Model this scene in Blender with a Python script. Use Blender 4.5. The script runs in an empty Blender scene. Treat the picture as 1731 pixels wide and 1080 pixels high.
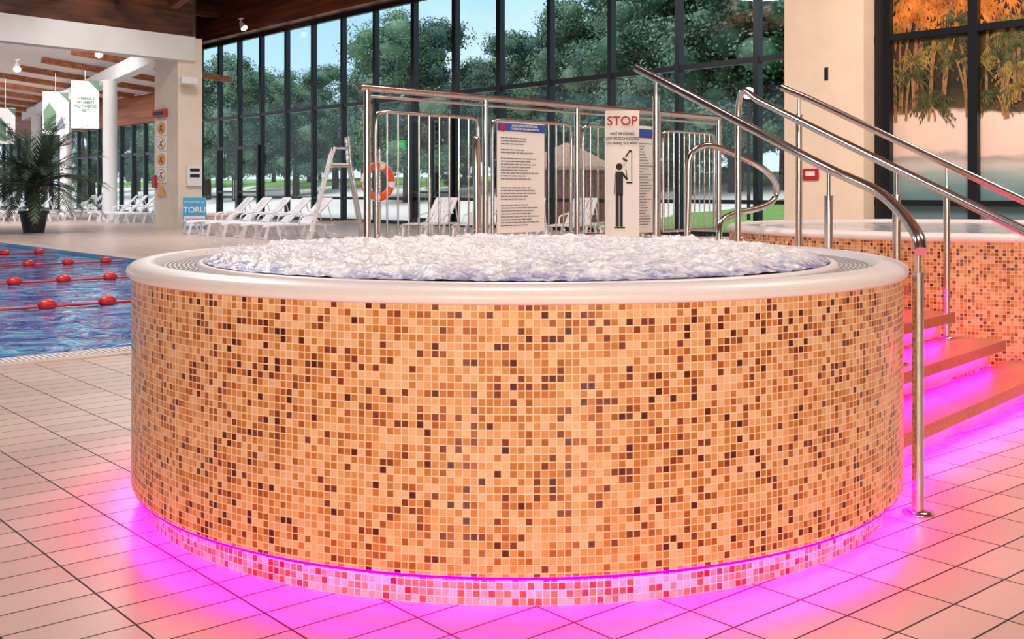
import bpy, math, random
from mathutils import Vector, Matrix, noise
random.seed(7)
S = bpy.context.scene
COL = S.collection
try:
    S.view_settings.view_transform = 'Standard'
except Exception:
    pass

def lin(c):
    return tuple(((x/255)/12.92 if x/255 <= .04045 else ((x/255+.055)/1.055)**2.4) for x in c)

# ------------------------------------------------------------ materials
def nmat(name):
    m = bpy.data.materials.new(name); m.use_nodes = True
    nt = m.node_tree
    return m, nt, nt.nodes['Principled BSDF'], nt.nodes, nt.links

def pm(name, rgb, rough=.5, metal=0., var=.08, scale=6., bump=0., emit=None, es=0., spec=None):
    m, nt, b, N, L = nmat(name)
    c = lin(rgb)
    tc = N.new('ShaderNodeTexCoord'); nz = N.new('ShaderNodeTexNoise')
    nz.inputs['Scale'].default_value = scale; nz.inputs['Detail'].default_value = 4
    L.new(tc.outputs['Object'], nz.inputs['Vector'])
    r = N.new('ShaderNodeValToRGB')
    r.color_ramp.elements[0].position = .3; r.color_ramp.elements[1].position = .7
    r.color_ramp.elements[0].color = tuple(x*(1-var) for x in c)+(1,)
    r.color_ramp.elements[1].color = tuple(min(1, x*(1+var)) for x in c)+(1,)
    L.new(nz.outputs['Fac'], r.inputs['Fac']); L.new(r.outputs['Color'], b.inputs['Base Color'])
    b.inputs['Roughness'].default_value = rough; b.inputs['Metallic'].default_value = metal
    if bump:
        bp = N.new('ShaderNodeBump'); bp.inputs['Strength'].default_value = bump; bp.inputs['Distance'].default_value = .02
        L.new(nz.outputs['Fac'], bp.inputs['Height']); L.new(bp.outputs['Normal'], b.inputs['Normal'])
    if emit:
        b.inputs['Emission Color'].default_value = lin(emit)+(1,); b.inputs['Emission Strength'].default_value = es
    return m

def math_(N, L, op, a, b=None, c=None):
    n = N.new('ShaderNodeMath'); n.operation = op
    for i, x in enumerate((a, b, c)):
        if x is None: continue
        if isinstance(x, (int, float)): n.inputs[i].default_value = x
        else: L.new(x, n.inputs[i])
    return n.outputs[0]

def tile_mat(name, ramp, grout, gw, rough, sx=1., sy=1., bumpd=.001, noise_amt=0., brick=False, spec=.5):
    """tiles from UV; ramp: list of (pos,rgb) constant"""
    m, nt, b, N, L = nmat(name)
    tc = N.new('ShaderNodeTexCoord'); sep = N.new('ShaderNodeSeparateXYZ'); L.new(tc.outputs['UV'], sep.inputs[0])
    x = math_(N, L, 'MULTIPLY', sep.outputs[0], sx); y = math_(N, L, 'MULTIPLY', sep.outputs[1], sy)
    fx = math_(N, L, 'FLOOR', x); fy = math_(N, L, 'FLOOR', y)
    cb = N.new('ShaderNodeCombineXYZ'); L.new(fx, cb.inputs[0]); L.new(fy, cb.inputs[1])
    wn = N.new('ShaderNodeTexWhiteNoise'); wn.noise_dimensions = '3D'; L.new(cb.outputs[0], wn.inputs['Vector'])
    r = N.new('ShaderNodeValToRGB'); r.color_ramp.interpolation = 'CONSTANT'
    els = r.color_ramp.elements
    els[0].position = ramp[0][0]; els[0].color = lin(ramp[0][1])+(1,)
    els[1].position = ramp[1][0]; els[1].color = lin(ramp[1][1])+(1,)
    for p, c in ramp[2:]:
        e = els.new(p); e.color = lin(c)+(1,)
    L.new(wn.outputs['Value'], r.inputs['Fac'])
    ax = math_(N, L, 'ABSOLUTE', math_(N, L, 'SUBTRACT', math_(N, L, 'FRACT', x), .5))
    ay = math_(N, L, 'ABSOLUTE', math_(N, L, 'SUBTRACT', math_(N, L, 'FRACT', y), .5))
    gx = math_(N, L, 'GREATER_THAN', ax, .5-gw*sx); gy = math_(N, L, 'GREATER_THAN', ay, .5-gw*sy)
    g = math_(N, L, 'MAXIMUM', gx, gy)
    hsv = N.new('ShaderNodeHueSaturation')
    mr = N.new('ShaderNodeMapRange'); mr.inputs['To Min'].default_value = 1-noise_amt; mr.inputs['To Max'].default_value = 1+noise_amt
    L.new(wn.outputs['Color'], mr.inputs['Value'])
    L.new(mr.outputs[0], hsv.inputs['Value']); L.new(r.outputs['Color'], hsv.inputs['Color'])
    mx = N.new('ShaderNodeMix'); mx.data_type = 'RGBA'
    L.new(g, mx.inputs[0]); L.new(hsv.outputs['Color'], mx.inputs[6]); mx.inputs[7].default_value = lin(grout)+(1,)
    L.new(mx.outputs[2], b.inputs['Base Color'])
    rr = N.new('ShaderNodeMapRange'); rr.inputs['To Min'].default_value = rough; rr.inputs['To Max'].default_value = .8
    L.new(g, rr.inputs['Value']); L.new(rr.outputs[0], b.inputs['Roughness'])
    b.inputs['Specular IOR Level'].default_value = spec
    bp = N.new('ShaderNodeBump'); bp.inputs['Strength'].default_value = .5; bp.inputs['Distance'].default_value = bumpd
    L.new(math_(N, L, 'SUBTRACT', 1., g), bp.inputs['Height']); L.new(bp.outputs['Normal'], b.inputs['Normal'])
    return m

MOSAIC_RAMP = [(0, (234, 186, 142)), (.20, (226, 166, 114)), (.40, (214, 146, 86)), (.58, (196, 120, 56)),
               (.76, (170, 90, 38)), (.87, (126, 56, 30)), (.95, (88, 30, 20))]
M_mosaic = tile_mat('mosaic_tiles', MOSAIC_RAMP, (240, 208, 176), .075, .26, noise_amt=.06, spec=.4)
M_floor = tile_mat('floor_tiles', [(0, (212, 188, 176)), (.35, (206, 182, 170)), (.7, (217, 194, 182))], (44, 32, 30), .0032, .30,
                   sx=1/.15, sy=1/.30, bumpd=.002, noise_amt=.02)
M_pooltile = tile_mat('pool_tiles', [(0, (60, 150, 200)), (.5, (70, 160, 210))], (150, 200, 220), .004, .3, sx=8, sy=8)
M_black = pm('black_frame', (20, 24, 32), .35, .2, .1)
M_white = pm('white_paint', (232, 230, 230), .7, 0, .03, 2)
M_cream = pm('cream_plaster', (234, 216, 198), .75, 0, .04, 2)
M_steel = pm('stainless_steel', (214, 210, 208), .2, 1., .05, 20)
M_plastic = pm('white_plastic', (236, 236, 242), .35, 0, .02)
M_red = pm('red_plastic', (225, 40, 30), .35, 0, .05)
M_orange = pm('orange_buoy', (240, 80, 20), .45, 0, .05)
M_pearl = pm('pearl_rim', (236, 228, 230), .34, .0, .05, 220, .02)
M_grate = pm('grate_plastic', (190, 188, 192), .45, .1, .05)
M_dark = pm('dark_gap', (60, 60, 66), .6, 0, .1)
M_tread = pm('step_tread', (176, 110, 84), .35, 0, .25, 60)
M_step = pm('step_core', (210, 176, 160), .6, 0, .1, 20)
M_pot = pm('pot_dark', (38, 42, 48), .5, 0, .1)
M_trunk = pm('palm_trunk', (80, 60, 44), .9, 0, .3, 12, .5)
M_palm = pm('palm_leaf', (54, 76, 54), .5, 0, .4, 5)
M_signw = pm('sign_white', (236, 234, 234), .4, 0, .01)
M_signblue = pm('sign_blue', (40, 80, 170), .4, 0, .03)
M_cyan = pm('sign_cyan', (60, 170, 220), .4, 0, .03)
M_signred = pm('sign_red', (180, 30, 36), .5, 0, .03)
M_ink = pm('ink_black', (20, 20, 22), .6, 0, .05)
M_inkgrey = pm('ink_grey', (120, 126, 140), .6, 0, .05)
M_inkgreen = pm('ink_green', (90, 126, 98), .6, 0, .05)
M_yellow = pm('sign_yellow', (236, 160, 60), .5, 0, .05)
M_green = pm('sign_green', (30, 160, 80), .4, 0, .05, emit=(30, 200, 90), es=.6)
M_thatch = pm('thatch', (176, 136, 118), .95, 0, .3, 10, .6)
M_wicker = pm('wicker', (150, 92, 78), .9, 0, .35, 14, .5)
M_bark = pm('bark', (70, 58, 48), .95, 0, .3, 8, .5)
M_pl_or = pm('print_orange', (196, 116, 44), .5, 0, .6, 3)
M_pl_gr = pm('print_green', (70, 74, 40), .5, 0, .6, 6)
M_pl_yg = pm('print_yellow_green', (132, 112, 54), .5, 0, .6, 6)
M_pl_tr = pm('print_trunk', (146, 104, 70), .5, 0, .4, 8)
def emis(name, rgb, s):
    m = bpy.data.materials.new(name); m.use_nodes = True
    N = m.node_tree.nodes; L = m.node_tree.links; N.clear()
    o = N.new('ShaderNodeOutputMaterial'); e = N.new('ShaderNodeEmission')
    e.inputs['Color'].default_value = tuple(rgb)+(1,); e.inputs['Strength'].default_value = s
    L.new(e.outputs[0], o.inputs[0]); return m
M_lampglow = emis('lamp_glow', (1, .95, .85), 8)
PINK = (1., .0, .32)
M_led = emis('led_pink', PINK, 52)
M_led2 = emis('led_pink_stairs', PINK, 75)

def wood_mat(name, c1, c2, ang=49.5):
    m, nt, b, N, L = nmat(name)
    tc = N.new('ShaderNodeTexCoord'); mp = N.new('ShaderNodeMapping'); mp.inputs['Rotation'].default_value = (0, 0, math.radians(ang))
    mp2 = N.new('ShaderNodeMapping'); mp2.inputs['Scale'].default_value = (.25, 4, 6)
    L.new(tc.outputs['Object'], mp.inputs[0]); L.new(mp.outputs[0], mp2.inputs[0])
    nz = N.new('ShaderNodeTexNoise'); nz.inputs['Scale'].default_value = 1.2; nz.inputs['Detail'].default_value = 6
    L.new(mp2.outputs[0], nz.inputs['Vector'])
    r = N.new('ShaderNodeValToRGB'); r.color_ramp.elements[0].position = .35; r.color_ramp.elements[1].position = .68
    r.color_ramp.elements[0].color = lin(c1)+(1,); r.color_ramp.elements[1].color = lin(c2)+(1,)
    L.new(nz.outputs['Fac'], r.inputs[0]); L.new(r.outputs[0], b.inputs['Base Color']); b.inputs['Roughness'].default_value = .5
    return m
M_wood = wood_mat('timber_dark', (84, 38, 22), (146, 78, 48))
M_woodV = wood_mat('timber_dark_cross', (56, 28, 20), (108, 58, 36), -40.5)
M_wood2 = wood_mat('timber_light', (140, 76, 46), (184, 112, 70))

def glass_mat():
    m = bpy.data.materials.new('window_glass'); m.use_nodes = True
    N = m.node_tree.nodes; L = m.node_tree.links; N.clear()
    o = N.new('ShaderNodeOutputMaterial'); t = N.new('ShaderNodeBsdfTransparent'); g = N.new('ShaderNodeBsdfGlossy')
    g.inputs['Roughness'].default_value = .02; t.inputs[0].default_value = (.92, .98, 1, 1)
    x = N.new('ShaderNodeMixShader'); x.inputs[0].default_value = .05
    L.new(t.outputs[0], x.inputs[1]); L.new(g.outputs[0], x.inputs[2]); L.new(x.outputs[0], o.inputs[0]); return m
M_glass = glass_mat()

def water_mat(name, deep, light, scale, rough=.04, bump=.6, dist=.05, spec=.5, lo=.38, hi=.66):
    m, nt, b, N, L = nmat(name)
    tc = N.new('ShaderNodeTexCoord')
    n1 = N.new('ShaderNodeTexNoise'); n1.inputs['Scale'].default_value = scale; n1.inputs['Detail'].default_value = 3
    n1.inputs['Distortion'].default_value = 1.4
    L.new(tc.outputs['Object'], n1.inputs['Vector'])
    r = N.new('ShaderNodeValToRGB'); r.color_ramp.elements[0].position = lo; r.color_ramp.elements[1].position = hi
    r.color_ramp.elements[0].color = lin(deep)+(1,); r.color_ramp.elements[1].color = lin(light)+(1,)
    L.new(n1.outputs['Fac'], r.inputs[0]); L.new(r.outputs[0], b.inputs['Base Color'])
    b.inputs['Roughness'].default_value = rough; b.inputs['Specular IOR Level'].default_value = spec
    bp = N.new('ShaderNodeBump'); bp.inputs['Strength'].default_value = bump; bp.inputs['Distance'].default_value = dist
    L.new(n1.outputs['Fac'], bp.inputs['Height']); L.new(bp.outputs['Normal'], b.inputs['Normal'])
    return m
M_pool = water_mat('pool_water', (0, 92, 176), (100, 205, 250), 2.0, .06, .6, .06, .16, .44, .70)
M_spaw = water_mat('spa_water', (130, 160, 180), (215, 222, 228), 5., .1, .5, .03)

def foam_mat():
    m, nt, b, N, L = nmat('foaming_water')
    tc = N.new('ShaderNodeTexCoord')
    n1 = N.new('ShaderNodeTexNoise'); n1.inputs['Scale'].default_value = 15; n1.inputs['Detail'].default_value = 8; n1.inputs['Distortion'].default_value = 1.0
    n1.inputs['Roughness'].default_value = .7
    L.new(tc.outputs['Object'], n1.inputs['Vector'])
    sep = N.new('ShaderNodeSeparateXYZ'); L.new(tc.outputs['Object'], sep.inputs[0])
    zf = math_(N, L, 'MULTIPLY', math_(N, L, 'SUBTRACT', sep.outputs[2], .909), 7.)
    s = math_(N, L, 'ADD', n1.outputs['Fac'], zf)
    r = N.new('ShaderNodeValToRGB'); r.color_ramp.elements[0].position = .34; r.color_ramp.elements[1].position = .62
    r.color_ramp.elements[0].color = lin((136, 138, 190))+(1,); r.color_ramp.elements[1].color = lin((244, 242, 248))+(1,)  # lavender lows paint the purple underwater light into the foam colour
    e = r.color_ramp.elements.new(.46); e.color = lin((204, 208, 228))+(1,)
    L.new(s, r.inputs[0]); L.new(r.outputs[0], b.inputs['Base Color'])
    b.inputs['Roughness'].default_value = .12
    n2 = N.new('ShaderNodeTexNoise'); n2.inputs['Scale'].default_value = 50; n2.inputs['Detail'].default_value = 4
    L.new(tc.outputs['Object'], n2.inputs['Vector'])
    bp = N.new('ShaderNodeBump'); bp.inputs['Strength'].default_value = .7; bp.inputs['Distance'].default_value = .012
    L.new(n2.outputs['Fac'], bp.inputs['Height']); L.new(bp.outputs['Normal'], b.inputs['Normal'])
    return m
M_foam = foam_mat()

def leaf_mat():
    m, nt, b, N, L = nmat('tree_leaves')
    tc = N.new('ShaderNodeTexCoord'); oi = N.new('ShaderNodeObjectInfo')
    n1 = N.new('ShaderNodeTexNoise'); n1.inputs['Scale'].default_value = 9; n1.inputs['Detail'].default_value = 5
    L.new(tc.outputs['Object'], n1.inputs['Vector'])
    s = math_(N, L, 'ADD', n1.outputs['Fac'], math_(N, L, 'MULTIPLY', math_(N, L, 'SUBTRACT', oi.outputs['Random'], .5), .26))
    r = N.new('ShaderNodeValToRGB'); r.color_ramp.elements[0].position = .35; r.color_ramp.elements[1].position = .68
    r.color_ramp.elements[0].color = lin((50, 86, 80))+(1,); r.color_ramp.elements[1].color = lin((116, 150, 116))+(1,)
    L.new(s, r.inputs[0]); L.new(r.outputs[0], b.inputs['Base Color']); b.inputs['Roughness'].default_value = .6
    return m
M_leaf = leaf_mat()

def ground_mat():
    m, nt, b, N, L = nmat('outdoor_ground')
    tc = N.new('ShaderNodeTexCoord'); sep = N.new('ShaderNodeSeparateXYZ'); L.new(tc.outputs['UV'], sep.inputs[0])
    n1 = N.new('ShaderNodeTexNoise'); n1.inputs['Scale'].default_value = .25; n1.inputs['Detail'].default_value = 5
    L.new(tc.outputs['UV'], n1.inputs['Vector'])
    a = math_(N, L, 'ADD', sep.outputs[0], math_(N, L, 'MULTIPLY', n1.outputs['Fac'], 6.))
    f1 = math_(N, L, 'GREATER_THAN', a, 23.)
    f2 = math_(N, L, 'GREATER_THAN', math_(N, L, 'ADD', sep.outputs[1], math_(N, L, 'MULTIPLY', n1.outputs['Fac'], 10.)), 26.)
    g = math_(N, L, 'MAXIMUM', f1, f2)
    n2 = N.new('ShaderNodeTexNoise'); n2.inputs['Scale'].default_value = 1.5; n2.inputs['Detail'].default_value = 6
    L.new(tc.outputs['UV'], n2.inputs['Vector'])
    rg = N.new('ShaderNodeValToRGB'); rg.color_ramp.elements[0].color = lin((96, 140, 60))+(1,); rg.color_ramp.elements[1].color = lin((136, 176, 88))+(1,)
    rs = N.new('ShaderNodeValToRGB'); rs.color_ramp.elements[0].color = lin((226, 218, 210))+(1,); rs.color_ramp.elements[1].color = lin((248, 243, 238))+(1,)
    L.new(n2.outputs['Fac'], rg.inputs[0]); L.new(n2.outputs['Fac'], rs.inputs[0])
    mx = N.new('ShaderNodeMix'); mx.data_type = 'RGBA'; L.new(g, mx.inputs[0]); L.new(rs.outputs[0], mx.inputs[6]); L.new(rg.outputs[0], mx.inputs[7])
    L.new(mx.outputs[2], b.inputs['Base Color']); b.inputs['Roughness'].default_value = .9
    return m
M_ground = ground_mat()

def mural_mat():
    m, nt, b, N, L = nmat('beach_mural_print')
    tc = N.new('ShaderNodeTexCoord'); sep = N.new('ShaderNodeSeparateXYZ'); L.new(tc.outputs['UV'], sep.inputs[0])
    mp0 = N.new('ShaderNodeMapping'); mp0.inputs['Scale'].default_value = (.35, 1.2, 1); L.new(tc.outputs['UV'], mp0.inputs[0])
    n1 = N.new('ShaderNodeTexNoise'); n1.inputs['Scale'].default_value = 1.6; n1.inputs['Detail'].default_value = 6
    L.new(mp0.outputs[0], n1.inputs['Vector'])
    h = math_(N, L, 'ADD', sep.outputs[1], math_(N, L, 'MULTIPLY', math_(N, L, 'SUBTRACT', n1.outputs['Fac'], .5), .8))
    hn = math_(N, L, 'DIVIDE', h, 8.)
    r = N.new('ShaderNodeValToRGB'); e = r.color_ramp.elements
    e[0].position = 0; e[0].color = lin((84, 112, 122))+(1,)
    e[1].position = .14; e[1].color = lin((104, 140, 148))+(1,)
    for p, c in ((.185, (150, 168, 170)), (.215, (196, 190, 186)), (.235, (166, 158, 156)), (.25, (230, 202, 192)), (.34, (236, 208, 196)), (.352, (84, 70, 48)), (.42, (36, 34, 24)), (.5, (70, 50, 30)), (.6, (40, 36, 26)), (.68, (50, 46, 40)), (.8, (40, 46, 60))):
        x = e.new(p); x.color = lin(c)+(1,)
    L.new(hn, r.inputs[0]); L.new(r.outputs[0], b.inputs['Base Color']); b.inputs['Roughness'].default_value = .4
    return m
M_mural = mural_mat()

# ------------------------------------------------------------ mesh builder
class MB:
    def __init__(s): s.v = []; s.f = []; s.m = []; s.sm = []; s.mats = []; s.uv = []; s.hasuv = False
    def mi(s, mat):
        if mat not in s.mats: s.mats.append(mat)
        return s.mats.index(mat)
    def add(s, vs, fs, mat, smooth=False, uvs=None):
        o = len(s.v); s.v += [tuple(v) for v in vs]; k = s.mi(mat)
        for i, f in enumerate(fs):
            s.f.append(tuple(o+j for j in f)); s.m.append(k); s.sm.append(smooth)
            if uvs: s.uv.append(uvs[i]); s.hasuv = True
            else: s.uv.append(None)
    def obox(s, c, ax, ay, az, mat):
        c = Vector(c); ax = Vector(ax); ay = Vector(ay); az = Vector(az)
        vs = [c+i*ax+j*ay+k*az for k in (-1, 1) for j in (-1, 1) for i in (-1, 1)]
        s.add(vs, [(0, 2, 3, 1), (4, 5, 7, 6), (0, 1, 5, 4), (2, 6, 7, 3), (0, 4, 6, 2), (1, 3, 7, 5)], mat)
    def box(s, c, size, mat, ang=0.):
        ca, sa = math.cos(ang), math.sin(ang)
        s.obox(c, (ca*size[0]/2, sa*size[0]/2, 0), (-sa*size[1]/2, ca*size[1]/2, 0), (0, 0, size[2]/2), mat)
    def beam(s, p0, p1, w, h, mat):
        p0 = Vector(p0); p1 = Vector(p1); d = p1-p0; l = d.length; d.normalize()
        up = Vector((0, 0, 1))
        if abs(d.z) > .99: up = Vector((0, 1, 0))
        sd = d.cross(up).normalized(); u2 = sd.cross(d).normalized()
        s.obox((p0+p1)/2, d*l/2, sd*w/2, u2*h/2, mat)
    def tube(s, pts, r, mat, n=12, caps=True):
        pts = [Vector(p) for p in pts]
        rs = r if isinstance(r, (list, tuple)) else [r]*len(pts)
        vs = []; t0 = (pts[1]-pts[0]).normalized()
        a = t0.orthogonal().normalized()
        for i, p in enumerate(pts):
            t = (pts[min(i+1, len(pts)-1)]-pts[max(i-1, 0)]).normalized()
            a = (a-t*a.dot(t)).normalized(); b = t.cross(a)
            for k in range(n):
                an = 2*math.pi*k/n; vs.append(p+(a*math.cos(an)+b*math.sin(an))*rs[i])
        fs = []
        for i in range(len(pts)-1):
            for k in range(n):
                fs.append((i*n+k, i*n+(k+1) % n, (i+1)*n+(k+1) % n, (i+1)*n+k))
        s.add(vs, fs, mat, True)
        if caps:
            s.add(vs[:n], [tuple(range(n-1, -1, -1))], mat); s.add(vs[-n:], [tuple(range(n))], mat)
    def lathe(s, prof, c, mat, n=64, smooth=True, uvt=None, closed=False):
        vs = []; fs = []; uvs = []
        c = Vector(c); P = len(prof)
        for k in range(n):
            an = 2*math.pi*k/n
            for r, z in prof: vs.append((c.x+r*math.cos(an), c.y+r*math.sin(an), c.z+z))
        for k in range(n):
            k2 = (k+1) % n
            for i in range(P-1 if not closed else P):
                j = (i+1) % P
                fs.append((k*P+i, k2*P+i, k2*P+j, k*P+j))
                if uvt:
                    nt, tz = uvt
                    uvs.append(((k*nt/n, prof[i][1]/tz), ((k+1)*nt/n, prof[i][1]/tz), ((k+1)*nt/n, prof[j][1]/tz), (k*nt/n, prof[j][1]/tz)))
        s.add(vs, fs, mat, smooth, uvs if uvt else None)
    def ell(s, c, rx, ry, rz, mat, n=12, m=8, R=None):
        vs = []; fs = []; c = Vector(c)
        for i in range(m+1):
            th = math.pi*i/m
            for k in range(n):
                an = 2*math.pi*k/n
                p = Vector((rx*math.sin(th)*math.cos(an), ry*math.sin(th)*math.sin(an), rz*math.cos(th)))
                if R: p = R @ p
                vs.append(c+p)
        for i in range(m):
            for k in range(n): fs.append((i*n+k, (i+1)*n+k, (i+1)*n+(k+1) % n, i*n+(k+1) % n))
        s.add(vs, fs, mat, True)
    def prism(s, poly, z0, z1, mat, topuv=None):
        n = len(poly)
        ar = sum(poly[i][0]*poly[(i+1) % n][1]-poly[(i+1) % n][0]*poly[i][1] for i in range(n))
        if ar < 0: poly = poly[::-1]
        vs = [(x, y, z0) for x, y in poly]+[(x, y, z1) for x, y in poly]
        fs = [tuple(range(n-1, -1, -1)), tuple(range(n, 2*n))]+[(i, (i+1) % n, n+(i+1) % n, n+i) for i in range(n)]
        s.add(vs, fs, mat)
    def flat(s, poly3, mat, uvs=None):
        s.add(poly3, [tuple(range(len(poly3)))], mat, False, [uvs] if uvs else None)
    def build(s, name, parent=None, loc=None, rotz=0., scale=None):
        me = bpy.data.meshes.new(name); me.from_pydata(s.v, [], s.f)
        for m in s.mats: me.materials.append(m)
        me.polygons.foreach_set('material_index', s.m); me.polygons.foreach_set('use_smooth', s.sm)
        if s.hasuv:
            l = me.uv_layers.new(name='UVMap')
            for p, u in zip(me.polygons, s.uv):
                if u:
                    for li, q in zip(p.loop_indices, u): l.data[li].uv = q
        me.update()
        o = bpy.data.objects.new(name, me); COL.objects.link(o)
        if loc: o.location = loc
        o.rotation_euler = (0, 0, rotz)
        if scale: o.scale = scale
        if parent: o.parent = parent
        return o

def empty(name, loc=(0, 0, 0)):
    e = bpy.data.objects.new(name, None); COL.objects.link(e); e.empty_display_size = .2; e.location = loc; return e

def smooth(pts, k=8):
    P = [Vector(p) for p in pts]; out = []
    Q = [P[0]*2-P[1]]+P+[P[-1]*2-P[-2]]
    for i in range(1, len(Q)-2):
        a, b, c, d = Q[i-1], Q[i], Q[i+1], Q[i+2]
        for j in range(k):
            t = j/k
            out.append(.5*((2*b)+(-a+c)*t+(2*a-5*b+4*c-d)*t*t+(-a+3*b-3*c+d)*t**3))
    out.append(P[-1]); return out

def text(body, loc, size, mat, parent, n=(0, -1, 0), align='CENTER', name='lettering', ls=1., bold=0.):
    cu = bpy.data.curves.new(name, 'FONT'); cu.body = body; cu.size = size; cu.align_x = align; cu.align_y = 'CENTER'
    cu.extrude = .001; cu.space_line = ls; cu.materials.append(mat); cu.offset = bold
    o = bpy.data.objects.new(name, cu); COL.objects.link(o)
    n = Vector(n).normalized(); up = Vector((0, 0, 1)); r = up.cross(n).normalized(); u2 = n.cross(r)
    M = Matrix((r, u2, n)).transposed().to_4x4(); M.translation = Vector(loc)
    o.parent = parent; o.matrix_world = M
    if parent: o.matrix_parent_inverse = Matrix.Translation(-Vector(parent.location))
    return o

# ------------------------------------------------------------ hall axes
U = Vector((.65, -.76, 0)).normalized(); V = Vector((.76, .65, 0)).normalized()
ANG_U = math.atan2(U.y, U.x); ANG_V = math.atan2(V.y, V.x)
W0 = Vector((-14.2, 50, 0))
def W(a, o=0., z=0.): return W0+U*a+V*o+Vector((0, 0, z))
P0 = Vector((.24, 10.7, 0))
def Pp(s, w, z=0.): return P0+U*s+V*w+Vector((0, 0, z))

# ------------------------------------------------------------ floor + pool
fl = MB()
def frect(mb, s0, s1, w0, w1, z, mat):
    mb.flat([Pp(s0, w0, z), Pp(s1, w0, z), Pp(s1, w1, z), Pp(s0, w1, z)], mat, [(s0, w0), (s1, w0), (s1, w1), (s0, w1)])
LW = (W0-P0).dot(V)  # glass wall offset in v
frect(fl, -80, -25, -40, LW, 0, M_floor)
frect(fl, -25, 0, 0, LW, 0, M_floor)
frect(fl, -25, 0, -40, -12.5, 0, M_floor)
frect(fl, 0, 34, -40, LW, 0, M_floor)
fl.build('floor')
pe = empty('swimming_pool')
pb = MB()
cs = [(-25, 0), (0, 0), (0, -12.5), (-25, -12.5)]
for i in range(4):
    a = cs[i]; b = cs[(i+1) % 4]
    pb.flat([Pp(*a, 0), Pp(*b, 0), Pp(*b, -1.4), Pp(*a, -1.4)], M_pooltile, [(0, 0), (12, 0), (12, 1.4), (0, 1.4)])
pb.flat([Pp(-25, 0, -1.4), Pp(0, 0, -1.4), Pp(0, -12.5, -1.4), Pp(-25, -12.5, -1.4)], M_pooltile, [(0, 0), (25, 0), (25, 12), (0, 12)])
pb.build('basin', pe)
pw = MB(); pw.flat([Pp(-24.98, -.02, -.06), Pp(-.02, -.02, -.06), Pp(-.02, -12.48, -.06), Pp(-24.98, -12.48, -.06)], M_pool); pw.build('water', pe)
cb = MB()
M_coping = pm('coping', (200, 188, 178), .4, 0, .05)
cb.beam(Pp(.17, .3, .006), Pp(.17, -12.8, .006), .34, .012, M_coping)
cb.beam(Pp(-25, .17, .006), Pp(0, .17, .006), .34, .012, M_coping)
for i in range(330):
    cb.beam(Pp(.06, -i*.038, .014), Pp(.24, -i*.038, .014), .02, .008, M_white)
cb.build('coping', pe)
R3 = Matrix.Rotation(ANG_V, 3, 'Z')
for off in (-3.7, -6.96, -10.5, -14.0, -17.5):
    lr = MB(); lr.tube([Pp(off, -.05, -.035), Pp(off, -12.4, -.035)], .014, M_red, 6)
    k = .35
    while k < 12.2:
        lr.ell(Pp(off, -k, -.02), .10, .06, .06, M_red, 12, 8, R3); k += .62
    lr.build('lane_rope')

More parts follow.
